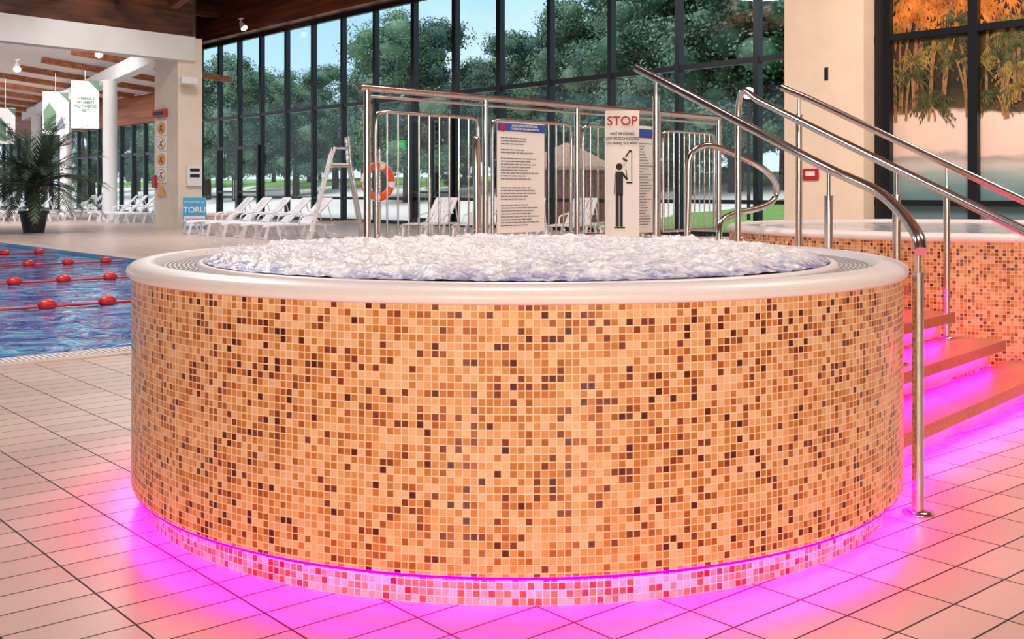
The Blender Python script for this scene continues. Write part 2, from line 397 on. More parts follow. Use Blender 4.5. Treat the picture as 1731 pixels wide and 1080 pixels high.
# ------------------------------------------------------------ hot tubs
TZ = .0218
def tub(center, R, foam):
    e = empty('hot_tub', (center[0], center[1], 0)); C = (0, 0, 0)
    nt = round(2*math.pi*R/TZ)
    b = MB(); b.lathe([(R-.012, .098), (R-.012, .85)], C, M_mosaic, 160, True, (nt, TZ))
    b.lathe([(R-.012, .098), (R-.07, .098)], C, M_white, 160)
    b.build('mosaic_wall', e)
    p = MB(); p.lathe([(R-.065, 0), (R-.065, .098)], C, M_mosaic, 160, True, (round(2*math.pi*(R-.065)/TZ), TZ)); p.build('mosaic_plinth', e)
    l = MB(); l.lathe([(R-.046, .097), (R-.016, .097), (R-.016, .089), (R-.046, .089)], C, M_led, 160, True, None, True); l.build('led_strip', e)
    rm = MB(); rm.lathe([(R-.02, .845), (R-.004, .846), (R+.004, .853), (R+.007, .865), (R+.003, .879), (R-.012, .891), (R-.035, .898), (R-.065, .900),
                         (R-.09, .897), (R-.108, .888), (R-.115, .87), (R-.12, .855), (R-.24, .855), (R-.243, .88), (R-.25, .888), (R-.27, .888), (R-.285, .875), (R-.29, .80), (R-.35, .6)], C, M_pearl, 192)
    rm.build('rim', e)
    g = MB()
    for i in range(7):
        rr = R-.127-i*.0165
        g.lathe([(rr, .872), (rr, .879), (rr-.008, .879), (rr-.008, .872)], C, M_grate, 128, False, None, True)
    n = 260
    for i in range(n):
        an = 2*math.pi*i/n; d = Vector((math.cos(an), math.sin(an), 0))
        g.beam(d*(R-.122)+Vector((0, 0, .872)), d*(R-.238)+Vector((0, 0, .872)), .007, .008, M_grate)
    g.build('overflow_grate', e)
    w = MB(); RW = R-.272
    if foam:
        nr, na = 160, 560; vs = []
        jets = []
        while len(jets) < 110:
            x = random.uniform(-RW, RW); y = random.uniform(-RW, RW)
            if math.hypot(x, y) < RW-.08: jets.append((x, y, random.uniform(.005, .024), random.uniform(.05, .13)))
        for i in range(nr+1):
            r = RW*i/nr
            for k in range(na):
                a = 2*math.pi*k/na; x = r*math.cos(a); y = r*math.sin(a)
                edge = min(1, (RW-r)/.08)
                q = Vector((x, y, 0))
                wq = q+Vector((noise.noise(q*5), noise.noise(q*5+Vector((9, 2, 0))), 0))*.07
                b1 = 1-2*abs(noise.noise(wq*11)); b2 = 1-2*abs(noise.noise(wq*26+Vector((4, 4, 0)))); b3 = noise.noise(wq*60)
                h = .022+.012*noise.noise(q*2.5)+.014*noise.noise(wq*6)+.014*b1*b1+.009*b2+.006*b3
                for jx, jy, jh, js in jets:
                    dx = x-jx
                    if abs(dx) > js*2.2: continue
                    d2 = dx*dx+(y-jy)**2
                    if d2 < js*js*4.8: h += jh*math.exp(-d2/(js*js))*(.6+.9*noise.noise(q*22))
                vs.append((x, y, .882+h*(.25+.75*edge)))
        fs = [(i*na+k, (i+1)*na+k, (i+1)*na+(k+1) % na, i*na+(k+1) % na) for i in range(nr) for k in range(na)]
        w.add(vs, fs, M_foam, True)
        for _ in range(1500):
            jx, jy, jh, js = random.choice(jets)
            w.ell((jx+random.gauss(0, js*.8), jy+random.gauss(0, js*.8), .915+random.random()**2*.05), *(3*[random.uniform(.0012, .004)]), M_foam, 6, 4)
    else:
        w.lathe([(RW, .878), (0.001, .878)], C, M_spaw, 96)
    w.build('water', e)
    return e
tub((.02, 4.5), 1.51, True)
tub((3.47, 8.3), 1.80, False)

# ------------------------------------------------------------ stairs & platform
n2 = Vector((.751, -.66, 0)).normalized(); d2 = Vector((.66, .751, 0)).normalized()
def CP(c, p, z=0.): return n2*c+d2*p+Vector((0, 0, z))
T1 = Vector((.02, 4.5, 0)); T2 = Vector((3.47, 8.3, 0))
c1, p1 = T1.dot(n2), T1.dot(d2); c2, p2 = T2.dot(n2), T2.dot(d2)
def pl(c, mn=-99):
    q = 1.535**2-(c-c1)**2
    return max(mn, (p1+math.sqrt(q)) if q > 0 else -99)
def pr(c, mx):
    q = 1.84**2-(c-c2)**2
    return min(mx, (p2-math.sqrt(q)) if q > 0 else 99)
def stepoly(cf, cb_, mx, mn=4.3, k=14):
    L_ = [cf+(cb_-cf)*i/k for i in range(k+1)]
    a = [CP(c, pl(c, mn)) for c in L_]; b = [CP(c, pr(c, mx)) for c in L_]
    return [(q.x, q.y) for q in a+b[::-1]]
st = empty('illuminated_stairs', (2., 5.2, 0)); sto = Matrix.Translation(-st.location)
def bstep(mb, nm):
    o = mb.build(nm, st); o.matrix_parent_inverse = sto; return o
cf0 = -1.77; riser = .15; going = .25
for i in range(4):
    cf = cf0-going*i; z = riser*(i+1)
    mx = (7.1, 6.6, 6.5, 6.45)[i]
    a = MB(); a.prism(stepoly(cf, cf-going-.06 if i < 3 else cf-going, mx), z-.055, z, M_tread); bstep(a, 'tread_%d' % (i+1))
    a = MB(); a.prism(stepoly(cf-.09, cf-going-.08, mx-.02), max(0, z-riser), z-.055, M_step); bstep(a, 'riser_%d' % (i+1))
    a = MB(); a.beam(CP(cf-.065, pl(cf-.06, 4.3)+.04, z-.064), CP(cf-.065, mx-.08, z-.064), .02, .012, M_led2); bstep(a, 'led_%d' % (i+1))
a = MB(); a.prism(stepoly(cf0-going*4, -5.15, 8.6, 4.35, 40), 0, .75, M_step); bstep(a, 'landing')

# ------------------------------------------------------------ handrails
def rail_obj(name, draw):
    m = MB(); draw(m); return m.build(name)
RR = .021
def postA(m, x, y, z0, z1, r=.021):
    m.tube([(x, y, z0), (x, y, z1-.13)], r, M_steel, 14)
    m.tube([(x, y, z1-.13), (x, y, z1-.12)], r*1.15, M_steel, 14)
    m.tube([(x, y, z1-.13), (x, y, z1)], r*.45, M_steel, 10)
    m.lathe([(0.001, 0), (.055, 0), (.055, .008), (.025, .014), (.001, .014)], (x, y, z0), M_steel, 24)
def drawA(m):
    pts = [(.738, 6.5, 1.887), (.92, 6.3, 1.76), (1.105, 6.1, 1.628), (1.352, 5.75, 1.437), (1.533, 5.3, 1.266), (1.585, 4.8, 1.165), (1.545, 4.4, 1.093), (1.475, 4.02, 1.02), (1.45, 3.90, .985), (1.442, 3.86, .945)]
    m.tube(smooth(pts), .023, M_steel, 16)
    postA(m, .84, 6.38, .75, 1.83); postA(m, 1.533, 5.3, .60, 1.255); postA(m, 1.458, 3.93, 0, .985)
rail_obj('stair_handrail', drawA)
def drawB(m):
    pts = [(1.45, 7.02, 1.2), (1.45, 7.02, 1.6), (1.455, 7.0, 1.74), (1.475, 6.94, 1.79), (1.52, 6.78, 1.72), (1.91, 5.435, 1.268), (2.153, 4.6, .99), (2.26, 4.25, .87)]
    m.tube(smooth(pts[:5], 6)+[Vector(p) for p in pts[5:]], RR, M_steel, 16)
    m.tube([(1.45, 7.02, .75), (1.45, 7.02, 1.22)], RR, M_steel, 14)
    postA(m, 1.91, 5.435, .30, 1.26); postA(m, 2.2, 4.44, 0, .93)
rail_obj('stair_handrail', drawB)
def drawC(m):
    pts = [(1.70, 6.90, 1.81), (1.85, 6.79, 1.725), (2.544, 6.36, 1.304), (2.88, 6.15, 1.10), (3.2, 5.95, .91)]
    m.tube(pts, RR, M_steel, 16)
    postA(m, 1.79, 6.83, .75, 1.755); postA(m, 2.53, 6.37, .30, 1.305, .019); postA(m, 3.13, 5.99, 0, .95)
rail_obj('stair_handrail', drawC)
def drawG(m):
    world = [(1.19, 7.45, .75), (1.20, 7.45, 1.13), (1.205, 7.45, 1.35), (1.25, 7.46, 1.44), (1.36, 7.5, 1.467), (1.54, 7.6, 1.414), (1.76, 7.7, 1.318), (1.87, 7.78, 1.219), (1.875, 7.8, 1.11), (1.76, 7.7, 1.043), (1.53, 7.55, .997), (1.42, 7.45, .935), (1.405, 7.42, .75)]
    m.tube(smooth(world), .022, M_steel, 14)
rail_obj('grab_rail', drawG)
# fence
F0 = Vector((-.88, 6.65, 0)); F1 = Vector((1.79, 9.48, 0)); FD = F1-F0
fe = MB()
def Ff(t, z): return F0+FD*t+Vector((0, 0, z))
fe.tube([Ff(-.015, 1.785), Ff(1., 1.785)], .023, M_steel, 14)
fe.tube([Ff(0, 1.735), Ff(1., 1.735)], .010, M_steel, 10)
ts = [0, .262, .51, .771, 1.]
for t in ts:
    fe.tube([Ff(t, .75), Ff(t, 1.785)], .022, M_steel, 12)
for a_, b_ in zip(ts[:-1], ts[1:]):
    q0 = a_+.018; q1 = b_-.018
    fe.tube(smooth([Ff(q0, .82), Ff(q0, 1.2), Ff(q0, 1.58), Ff(q0+.012, 1.64), Ff(q0+.05, 1.645), Ff(q1-.05, 1.645), Ff(q1-.012, 1.64), Ff(q1, 1.58), Ff(q1, 1.2), Ff(q1, .82)], 4), .012, M_steel, 10)
    fe.tube([Ff(q0, .83), Ff(q1, .83)], .012, M_steel, 8)
    for i in range(1, 10):
        t = q0+(q1-q0)*i/10
        fe.tube([Ff(t, .83), Ff(t, 1.645)], .006, M_steel, 8)
fe.build('safety_railing')
sp = MB()
sp.tube(smooth([(-.22, 7.15, .75), (-.22, 7.15, 1.1), (-.225, 7.15, 1.4), (-.235, 7.13, 1.5), (-.235, 7.1, 1.4), (-.23, 7.08, 1.1), (-.23, 7.08, .75)]), .02, M_steel, 14)
sp.build('grab_rail')

# boards on the railing
ie = empty('information_board', Ff(.345, 1.25)+n2*.03); b = MB()
nn = n2; rgt = Vector((0, 0, 1)).cross(nn).normalized()
def board(mb, c, w, h, nrm, mat, th=.006):
    r = Vector((0, 0, 1)).cross(nrm).normalized(); mb.obox(c, r*w/2, nrm*th/2, Vector((0, 0, h/2)), mat)
board(b, (0, 0, 0), .50, .76, nn, M_signw)
board(b, nn*.004+Vector((0, 0, .345)), .50, .055, nn, M_signblue)
b.ell(nn*.006-rgt*.20+Vector((0, 0, .34)), .03, .003, .03, M_signred, 12, 6, Matrix.Rotation(math.atan2(rgt.y, rgt.x), 3, 'Z'))
random.seed(3)
z = .27; row = 0
while z > -.34:
    if row not in (3, 6, 15, 16, 22):
        x0 = -.215; wl = random.uniform(.2, .40)
        while x0 < -.215+wl:
            ww = random.uniform(.015, .05); board(b, nn*.004+rgt*(x0+ww/2)+Vector((0, 0, z)), ww, .007, nn, M_inkgrey, .003); x0 += ww+.009
    z -= .020; row += 1
b.build('panel', ie)
o = text('REGULAMIN KORZYSTANIA\nZ BASENÓW SOLANKOWYCH', ie.location+nn*.009+Vector((0, 0, .345))+rgt*.03, .022, M_signw, ie, nn)
ie2 = empty('information_board', Ff(.70, 1.25)+n2*.03); b = MB()
board(b, (0, 0, 0), .42, .84, nn, M_signw); board(b, nn*.004+Vector((0, 0, .36)), .42, .07, nn, M_signblue)
z = .28
while z > -.36:
    x0 = -.18; wl = random.uniform(.2, .34)
    while x0 < -.18+wl:
        ww = random.uniform(.015, .05); board(b, nn*.004+rgt*(x0+ww/2)+Vector((0, 0, z)), ww, .007, nn, M_inkgrey, .003); x0 += ww+.009
    z -= .022
b.build('panel', ie2)
# stop sign
sn = Vector((-.09, -1, 0)).normalized(); SP = Vector((.765, 7.6, 1.255))
se = empty('shower_stop_sign', SP); b = MB()
board(b, (0, 0, 0), .235, .92, sn, M_signw, .012)
board(b, -sn*.02+Vector((0, 0, -.25)), .05, .5, sn, M_steel, .01)
sr = Vector((0, 0, 1)).cross(sn).normalized()
def sp3(x, z): return sn*.0075+sr*x+Vector((0, 0, z))
def seg(x0, z0, x1, z1, w): b.beam(sp3(x0, z0), sp3(x1, z1), .004, w, M_ink)
Rs = Matrix.Rotation(math.atan2(sr.y, sr.x), 3, 'Z')
b.ell(sp3(-.02, .07), .024, .003, .024, M_ink, 16, 8, Rs)
b.obox(sp3(-.02, -.047), sr*.026, sn*.002, Vector((0, 0, .083)), M_ink)
for x_ in (-.034, -.007): b.obox(sp3(x_, -.232), sr*.011, sn*.002, Vector((0, 0, .113)), M_ink)
seg(-.05, .02, -.055, -.12, .014); seg(.0, .025, .035, -.02, .015); seg(.035, -.02, .026, .055, .014)
seg(.022, .135, .055, .185, .010); seg(.055, .185, .066, .17, .010); seg(.066, .17, .066, -.03, .006)
seg(.004, .128, .034, .108, .014)
seg(.03, -.04, .07, -.04, .012); seg(-.055, -.352, .02, -.352, .010)
for i in range(3):
    for j in range(3): seg(.006-.008*j+i*.012, .098-.014*j, .003-.008*j+i*.012, .092-.014*j, .003)
b.build('panel', se)
text('STOP', SP+sp3(0, .385)+sn*.002, .088, M_signred, se, sn, name='word_stop', bold=.001)
text('WEŹ PRYSZNIC\nGDY PRZECHODZISZ\nDO INNEJ SOLANKI', SP+sp3(0, .265)+sn*.002, .0245, M_ink, se, sn, ls=1.35, bold=.0004)

# ------------------------------------------------------------ glazed wall
TL = [0, .12, .235, .357, .488, .616, .748, .881, 1.026, 1.167, 1.305, 1.446, 1.598, 1.747, 1.899, 1.985]
AL = [t*16.32 for t in TL]
ge = empty('window_1', W(16, 0, 0)); gi = Matrix.Translation(-ge.location)
m = MB()
for i, a_ in enumerate(AL):
    w_ = .20 if i in (9, 10, 8) else .14
    m.obox(W(a_, 0, 3.87), U*w_/2, V*.10, Vector((0, 0, 3.87)), M_black)
for z_, h_ in ((.06, .12), (.88, .10), (4.32, .14), (7.66, .18)):
    m.obox(W((AL[0]+AL[-1])/2, 0, z_), U*((AL[-1]-AL[0])/2), V*.08, Vector((0, 0, h_/2)), M_black)
o = m.build('frame', ge); o.matrix_parent_inverse = gi
m = MB(); m.flat([W(AL[0], 0, .05), W(AL[-1], 0, .05), W(AL[-1], 0, 7.7), W(AL[0], 0, 7.7)], M_glass)
o = m.build('glazing', ge); o.matrix_parent_inverse = gi
def door(name, a0, a1, h):
    m = MB(); mid = (a0+a1)/2
    for a_ in (a0+.06, mid-.05, mid+.05, a1-.06): m.obox(W(a_, -.16, h/2), U*.06, V*.04, Vector((0, 0, h/2)), M_black)
    for z_, hh in ((.12, .12), (h-.06, .07), (1.1, .03)): m.obox(W(mid, -.16, z_), U*((a1-a0)/2), V*.035, Vector((0, 0, hh)), M_black)
    for s_ in (-.12, .12): m.tube([W(mid+s_, -.26, .8), W(mid+s_, -.26, 1.6)], .02, M_steel, 8)
    m.build(name)
door('door_1', AL[1], AL[3], 3.05); door('door_2', AL[8], AL[9], 3.6)
ex = MB(); ex.obox(W(16.3, -.25, 2.75), U*.22, V*.03, Vector((0, 0, .12)), M_green)
ex.obox(W(16.2, -.285, 2.75), U*.06, V*.004, Vector((0, 0, .06)), M_signw); ex.obox(W(16.4, -.285, 2.75), U*.08, V*.004, Vector((0, 0, .02)), M_signw); ex.build('exit_sign')

# right wall: pillar + mural glazing
m = MB(); m.obox(W(33.2, -.25, 4.6), U*1.02, V*.35, Vector((0, 0, 4.6)), M_cream); m.build('wall_pillar')
m = MB(); m.obox(W(32.9, -.62, 1.52), U*.2, V*.02, Vector((0, 0, .13)), M_signred); m.obox(W(32.9, -.645, 1.54), U*.12, V*.004, Vector((0, 0, .05)), M_signw); m.build('fire_sign')
m = MB(); m.obox(W(33.3, -.615, 3.75), U*.04, V*.015, Vector((0, 0, .14)), M_black); m.build('wall_vent_slot')
m = MB(); A0, A1 = 34.24, 46
m.flat([W(A0, -.02, 0), W(A1, -.02, 0), W(A1, -.02, 8), W(A0, -.02, 8)], M_mural, [(A0, 0), (A1, 0), (A1, 8), (A0, 8)])
random.seed(21)
def mp_(a, z, k=0): return W(a, -.022-.0005*k, z)
kk = 0
palms = []
for t_ in range(110):
    palms.append((A0+.1+random.uniform(0, A1-A0-.3), random.uniform(2.6, 2.95), random.uniform(.3, 2.7)))
palms.sort(key=lambda q: -q[2])
for a_, zb, ht in palms:
    lean = random.uniform(-.25, .25); wd = random.uniform(.02, .045)
    kk += 1
    for s_ in range(7):
        f0 = s_/7; f1 = (s_+1)/7
        x0 = a_+lean*f0*f0; x1 = a_+lean*f1*f1
        m.flat([mp_(x0-wd, zb+ht*f0, kk), mp_(x0+wd, zb+ht*f0, kk), mp_(x1+wd*.9, zb+ht*f1, kk), mp_(x1-wd*.9, zb+ht*f1, kk)], M_pl_tr)
    cx, cz = a_+lean, zb+ht; mt = M_pl_or if cz > 4.7 else random.choice((M_pl_gr, M_pl_gr, M_pl_yg))
    for f_ in range(13):
        an = -.6+f_*(math.pi+1.2)/12+random.uniform(-.1, .1); ln = random.uniform(.25, .55) if cz < 4.7 else random.uniform(.5, .9); dx, dz = math.cos(an), math.sin(an); px_, pz_ = cx, cz
        for q in range(7):
            nx, nz_ = px_+dx*ln/7, pz_+dz*ln/7; dz -= .17
            if A0 < nx-.1 and nx+.1 < A1 and nz_ < 7.95 and nz_ > .2 and px_ > A0 and px_ < A1:
                lx = .17*ln*math.sin(math.pi*(q+1)/8)
                for sg in (-1, 1):
                    m.flat([mp_(px_, pz_, kk), mp_(nx, nz_, kk), mp_(nx+.03, nz_-lx*1.5 if sg < 0 else nz_+lx*.5, kk)], mt)
            px_, pz_ = nx, nz_
m.build('beach_mural')
m = MB()
for a_, w_ in ((34.44, .36), (36.45, .2), (38.5, .2), (40.6, .2), (42.7, .2), (44.8, .2)):
    m.obox(W(a_, -.16, 3.9), U*w_/2, V*.07, Vector((0, 0, 3.9)), M_black)
for z_, h_ in ((.1, .2), (.90, .12), (4.45, .14), (7.7, .2)): m.obox(W((A0+A1)/2, -.16, z_), U*(A1-A0)/2, V*.06, Vector((0, 0, h_/2)), M_black)
m.build('window_2')

# timber beam over glazing and ceiling
m = MB(); m.obox(W(22, -.25, 8.55), U*24.5, V*.35, Vector((0, 0, .8)), M_wood); m.build('trim_1')
m = MB(); m.flat([W(-2, .4, 9.3), W(85, .4, 9.3), W(85, -85, 9.3), W(-2, -85, 9.3)], M_wood); m.build('ceiling')
m = MB()
for i, a_ in enumerate((3, 9.5, 16, 22.5, 29, 35.5, 42)):
    m.beam(W(a_, -.6, 8.95), W(a_, -48, 8.95), .35, .65, M_woodV)
m.build('trim_2')
m = MB(); m.beam((-32, -12, 4.65), (32, -12, 4.65), .2, 9.3, M_cream); m.build('wall_back')
m = MB(); m.beam((17, -12, 4.65), (17, 14, 4.65), .2, 9.3, M_cream); m.build('wall_right')
m = MB(); m.beam((-30, -12, 4.65), (-22, 21, 4.65), .2, 9.3, M_cream); m.build('wall_side')

# left lower wing
Q1 = Vector((-20., 22.3, 0)); Q2 = Vector((-10.1, 34.4, 0)); Q3 = Vector((-14.6, 50.4, 0)); Q4 = W(-40, 0); Q5 = Vector((-50, 55, 0))
def zz(v, z): return Vector((v.x, v.y, z))
m = MB(); K = Vector((-10.38, 34, 0)); pc = K-U*.9+V*.4
m.obox(zz(pc, 2.97), U*.9, V*.4, Vector((0, 0, 2.97)), M_cream); m.build('corner_pillar')
m = MB(); m.beam(zz(Q1, 5.58), zz(Q2, 5.58), .5, .75, M_white); m.build('trim_3')
m = MB(); m.beam(zz(Q1, 7.6), zz(Q2, 7.6), .3, 3.3, M_woodV)
for i in range(9): 
    p = Q1.lerp(Q2, (i+.5)/9); m.beam(zz(p, 6.9)+Vector((.3, -.4, 0)), zz(p, 6.9)+Vector((4.5, -6, .9)), .25, .45, M_wood)
m.build('wall_left')
m = MB(); m.beam(zz(Q2, 7.6), zz(Q3, 7.6), .15, 3.3, M_woodV); m.build('wall_return')
m = MB()
def ceilz(p): 
    o_ = (p-W0).dot(V); return 6.0+max(0, -o_)*.10
pts = [Q1, Q2, Q3, Q4, Q5]
m.flat([zz(p, ceilz(p)) for p in pts], M_white); m.build('ceiling_lower')
m = MB()
for i in range(12):
    a_ = -36+i*3.6
    p0 = W(a_, -.3); p1_ = W(a_, -11 if a_ < -8 else -7)
    m.beam(zz(p0, ceilz(p0)-.12), zz(p1_, ceilz(p1_)-.12), .2, .24, M_wood2)
m.build('ceiling_rafters')
colp = [(-15.8, 43), (-21.6, 53), (-27.4, 63)]
for x, y in colp:
    m = MB(); m.lathe([(.30, 0), (.30, .1), (.27, .12), (.27, 5.4), (.33, 5.45), (.33, 5.47)], (x, y, 0), M_white, 32); m.build('round_column')
m = MB(); m.beam((-10.7, 34.9, 5.75), (-30, 67.5, 5.75), .45, .55, M_white); m.build('trim_4')
m = MB()
m.obox(W(-20.5, 0, 5.25), U*20, V*.15, Vector((0, 0, .72)), M_wood2); m.build('trim_5')
m = MB()
for i in range(26): m.obox(W(-40+i*1.6, 0, 2.3), U*.08, V*.1, Vector((0, 0, 2.3)), M_black)
for z_ in (.06, 3.0, 4.55): m.obox(W(-20.5, 0, z_), U*20, V*.08, Vector((0, 0, .07)), M_black)
m.flat([W(-40.5, .02, .05), W(-.5, .02, .05), W(-.5, .02, 4.6), W(-40.5, .02, 4.6)], M_glass)
m.build('window_3')
m = MB(); m.obox(W(-.5, 0, 4.6), U*.35, V*.2, Vector((0, 0, 4.6)), M_white); m.build('wall_corner')

# pillar signs
nl = -V; rl = Vector((0, 0, 1)).cross(nl).normalized()
pf = K-U*1.2
pe2 = empty('safety_pictograms', zz(pf, 2.3)+nl*.02)
m = MB(); Rl = Matrix.Rotation(math.atan2(rl.y, rl.x), 3, 'Z')
for i, z_ in enumerate((.85, .35, -.15, -.65)):
    m.obox((0, 0, z_), rl*.36, nl*.01, Vector((0, 0, .24)), M_signw)
    m.ell(nl*.012+Vector((0, 0, z_)), .34, .01, .21, M_yellow, 20, 8, Rl)
    m.ell(nl*.02+Vector((0, 0, z_)), .27, .01, .16, M_signw if i % 2 else M_yellow, 20, 8, Rl)
    m.beam(nl*.03-rl*.16+Vector((0, 0, z_-.1)), nl*.03+rl*.16+Vector((0, 0, z_+.1)), .01, .04, M_signred)
    m.ell(nl*.03+Vector((0, 0, z_+.05)), .05, .008, .04, M_ink, 10, 6, Rl); m.beam(nl*.03+Vector((0, 0, z_+.01)), nl*.03+rl*.1+Vector((0, 0, z_-.1)), .01, .06, M_ink)
m.flat([nl*.02-rl*.34+Vector((0, 0, -1.32)), nl*.02+rl*.34+Vector((0, 0, -1.32)), nl*.02+Vector((0, 0, -.95))], M_yellow)
m.build('pictograms', pe2)
m = MB(); m.obox(zz(K-U*1.25, 3.62)+nl*.06, rl*.5, nl*.05, Vector((0, 0, .12)), M_signred); m.obox(zz(K-U*1.25, 3.62)+nl*.12, rl*.35, nl*.005, Vector((0, 0, .05)), M_ink); m.build('alarm_display')
m = MB(); m.obox(zz(K-U*1.68, 1.45)+nl*.06, rl*.11, nl*.05, Vector((0, 0, .2)), M_signred); m.build('fire_alarm_box')
kp = K+V*.5+U*.07
m = MB(); m.obox(zz(kp, 1.62), V*.24, U*.05, Vector((0, 0, .32)), M_white)
for dz in (.18, .0): m.obox(zz(kp, 1.62+dz)+U*.055, V*.16, U*.005, Vector((0, 0, .05)), M_ink)
m.build('thermometer_box')
be = empty('lane_sign', (-9.6, 33.1, .49)); m = MB(); fn = Vector((.2, -1, 0)).normalized(); fr = Vector((0, 0, 1)).cross(fn)
m.obox((0, 0, .0), fr*.34, fn*.02, Vector((0, 0, .46)), M_cyan); m.obox(fn*.022+Vector((0, 0, -.25)), fr*.3, fn*.004, Vector((0, 0, .15)), M_signw)
m.build('panel', be)
text('REZERWACJA', be.location+fn*.028+Vector((0, 0, .32)), .095, M_signw, be, fn)
text('TORU', be.location+fn*.028+Vector((0, 0, .08)), .24, M_signw, be, fn, bold=.004)
text('INFORMACJE\nW KASIE', be.location+fn*.03+Vector((0, 0, -.25)), .09, M_signblue, be, fn)
m = MB(); m.box((-9.2, 33.95, .2), (.9, .8, .4), M_step, .6); m.box((-9.2, 33.95, .42), (.95, .85, .05), M_white, .6); m.build('storage_bench')
# banners
def banner(x, y, z, w, h, lines, pic):
    e = empty('hanging_banner', (x, y, z)); m = MB(); n_ = Vector((.35, -1, 0)).normalized(); r_ = Vector((0, 0, 1)).cross(n_)
    m.obox((0, 0, 0), r_*w/2, n_*.01, Vector((0, 0, h/2)), M_signw)
    def pq(x_, z_): return n_*.013+r_*(x_*w/2)+Vector((0, 0, z_*h/2))
    m.flat([pq(.2, 1), pq(1, 1), pq(1, .55)][::-1], M_inkgreen)
    if pic:
        m.flat([pq(-.9, -.8), pq(.1, -.9), pq(.0, .1), pq(-.5, .5), pq(-.95, .1)], M_inkgreen); m.flat([pq(-.2, -.85), pq(.8, -.7), pq(.5, -.1)], M_inkgrey)
    m.tube([r_*(-w/2)+Vector((0, 0, h/2)), r_*(w/2)+Vector((0, 0, h/2))], .02, M_steel, 6)
    m.tube([Vector((0, 0, h/2)), Vector((0, 0, 5.55-z))], .008, M_steel, 6)
    m.build('cloth', e)
    if lines: text(lines, e.location+n_*.02, w*.15, M_inkgreen, e, n_, bold=.003)
banner(-15.6, 40, 4.3, .95, 1.75, 'SYMBOL I\nPROMIEŃ\nPRZYWRÓĆ\nSIŁY', False)
banner(-17.1, 41.0, 4.05, .9, 1.6, None, True)
banner(-19.9, 43, 3.7, .7, 1.4, 'STREFA\nSAUN', True)

def spot(p, d):
    m = MB(); p = Vector(p); d = Vector(d).normalized()
    m.tube([p, p+d*.32], [.08, .15], M_white, 16); m.tube([p+d*.321, p+d*.33], [.12, .12], M_lampglow, 16)
    m.tube([p, p+Vector((0, 0, .15))], .02, M_white, 6); m.box(p+Vector((0, 0, .17)), (.3, .1, .04), M_white, ANG_U); m.build('spotlight')
spot((-14.9, 39.5, 6.25), (.2, -.6, -.6)); spot((-10.9, 44.0, 7.9), (.5, -.4, -.7)); spot((-19, 42, 6.0), (.3, -.6, -.6))
m = MB(); m.box((-9.98, 33.75, 4.55), (.5, .22, .2), M_white, ANG_V); m.tube([(-10.3, 34, 4.6), (-10, 33.75, 4.6)], .03, M_white, 8); m.build('security_camera')

# ------------------------------------------------------------ sun loungers
def lounger_mesh():
    m = MB(); w = .31
    for s_ in (-1, 1):
        m.tube(smooth([(-.95, s_*w, .30), (-.6, s_*w, .34), (0, s_*w, .33), (.25, s_*w, .34), (.9, s_*w, .32)], 4), .028, M_plastic, 8)
        m.tube([(.25, s_*w*.95, .36), (.82, s_*w*.95, .95)], .026, M_plastic, 8)
        m.tube(smooth([(-.05, s_*(w+.03), .34), (.0, s_*(w+.04), .52), (.2, s_*(w+.04), .57), (.5, s_*(w+.03), .6)], 4), .022, M_plastic, 8)
        for x0, x1 in ((-.82, -.9), (-.6, -.5), (.1, .0), (.62, .72)):
            m.beam((x0, s_*w, .33), (x1, s_*w, 0), .05, .06, M_plastic)
        m.tube([(.86, s_*w, .3), (.72, s_*w*.95, .82)], .014, M_plastic, 6)
    m.beam((-.9, -w, .03), (-.9, w, .03), .04, .04, M_plastic)
    for i in range(9): m.box((-.9+i*.13, 0, .345), (.095, .6, .02), M_plastic)
    d = Vector((.57, 0, .59)).normalized(); nrm = Vector((-.59, 0, .57)).normalized()
    for i in range(6):
        y = -.24+i*.096
        m.obox(Vector((.25, y, .36))+d*.42, d*.40, Vector((0, .036, 0)), nrm*.01, M_plastic)
    for q in (.03, .42, .82): m.obox(Vector((.25, 0, .36))+d*q, d*.035, Vector((0, .3, 0)), nrm*.014, M_plastic)
    return m
lm = lounger_mesh(); base = lm.build('sun_lounger'); LME = base.data
def place_l(x, y, rot, first=[True]):
    for cx, cy in colp:
        if (x-cx)**2+(y-cy)**2 < 1.7: return
    if first[0]: o = base; first[0] = False
    else: o = bpy.data.objects.new('sun_lounger', LME); COL.objects.link(o)
    o.location = (x, y, 0); o.rotation_euler = (0, 0, rot)
for i in range(5):
    p = Vector((-7.9, 29.6, 0))+U*1.02*i; place_l(p.x, p.y, ANG_V-.15+random.uniform(-.06, .06))
for i in range(5):
    p = Vector((-2.0, 27.2, 0))+Vector((1.0, -.35, 0))*i*1.15; place_l(p.x, p.y, 1.2+random.uniform(-.1, .1))
for i in range(9):
    p = Vector((-13.3, 39.4, 0))+Vector((-.62, .78, 0))*i*1.02; place_l(p.x, p.y, .45+random.uniform(-.06, .06))
for i in range(5):
    p = Vector((-18.3, 41.5, 0))+Vector((-.7, .75, 0))*i*1.1; place_l(p.x, p.y, .45)

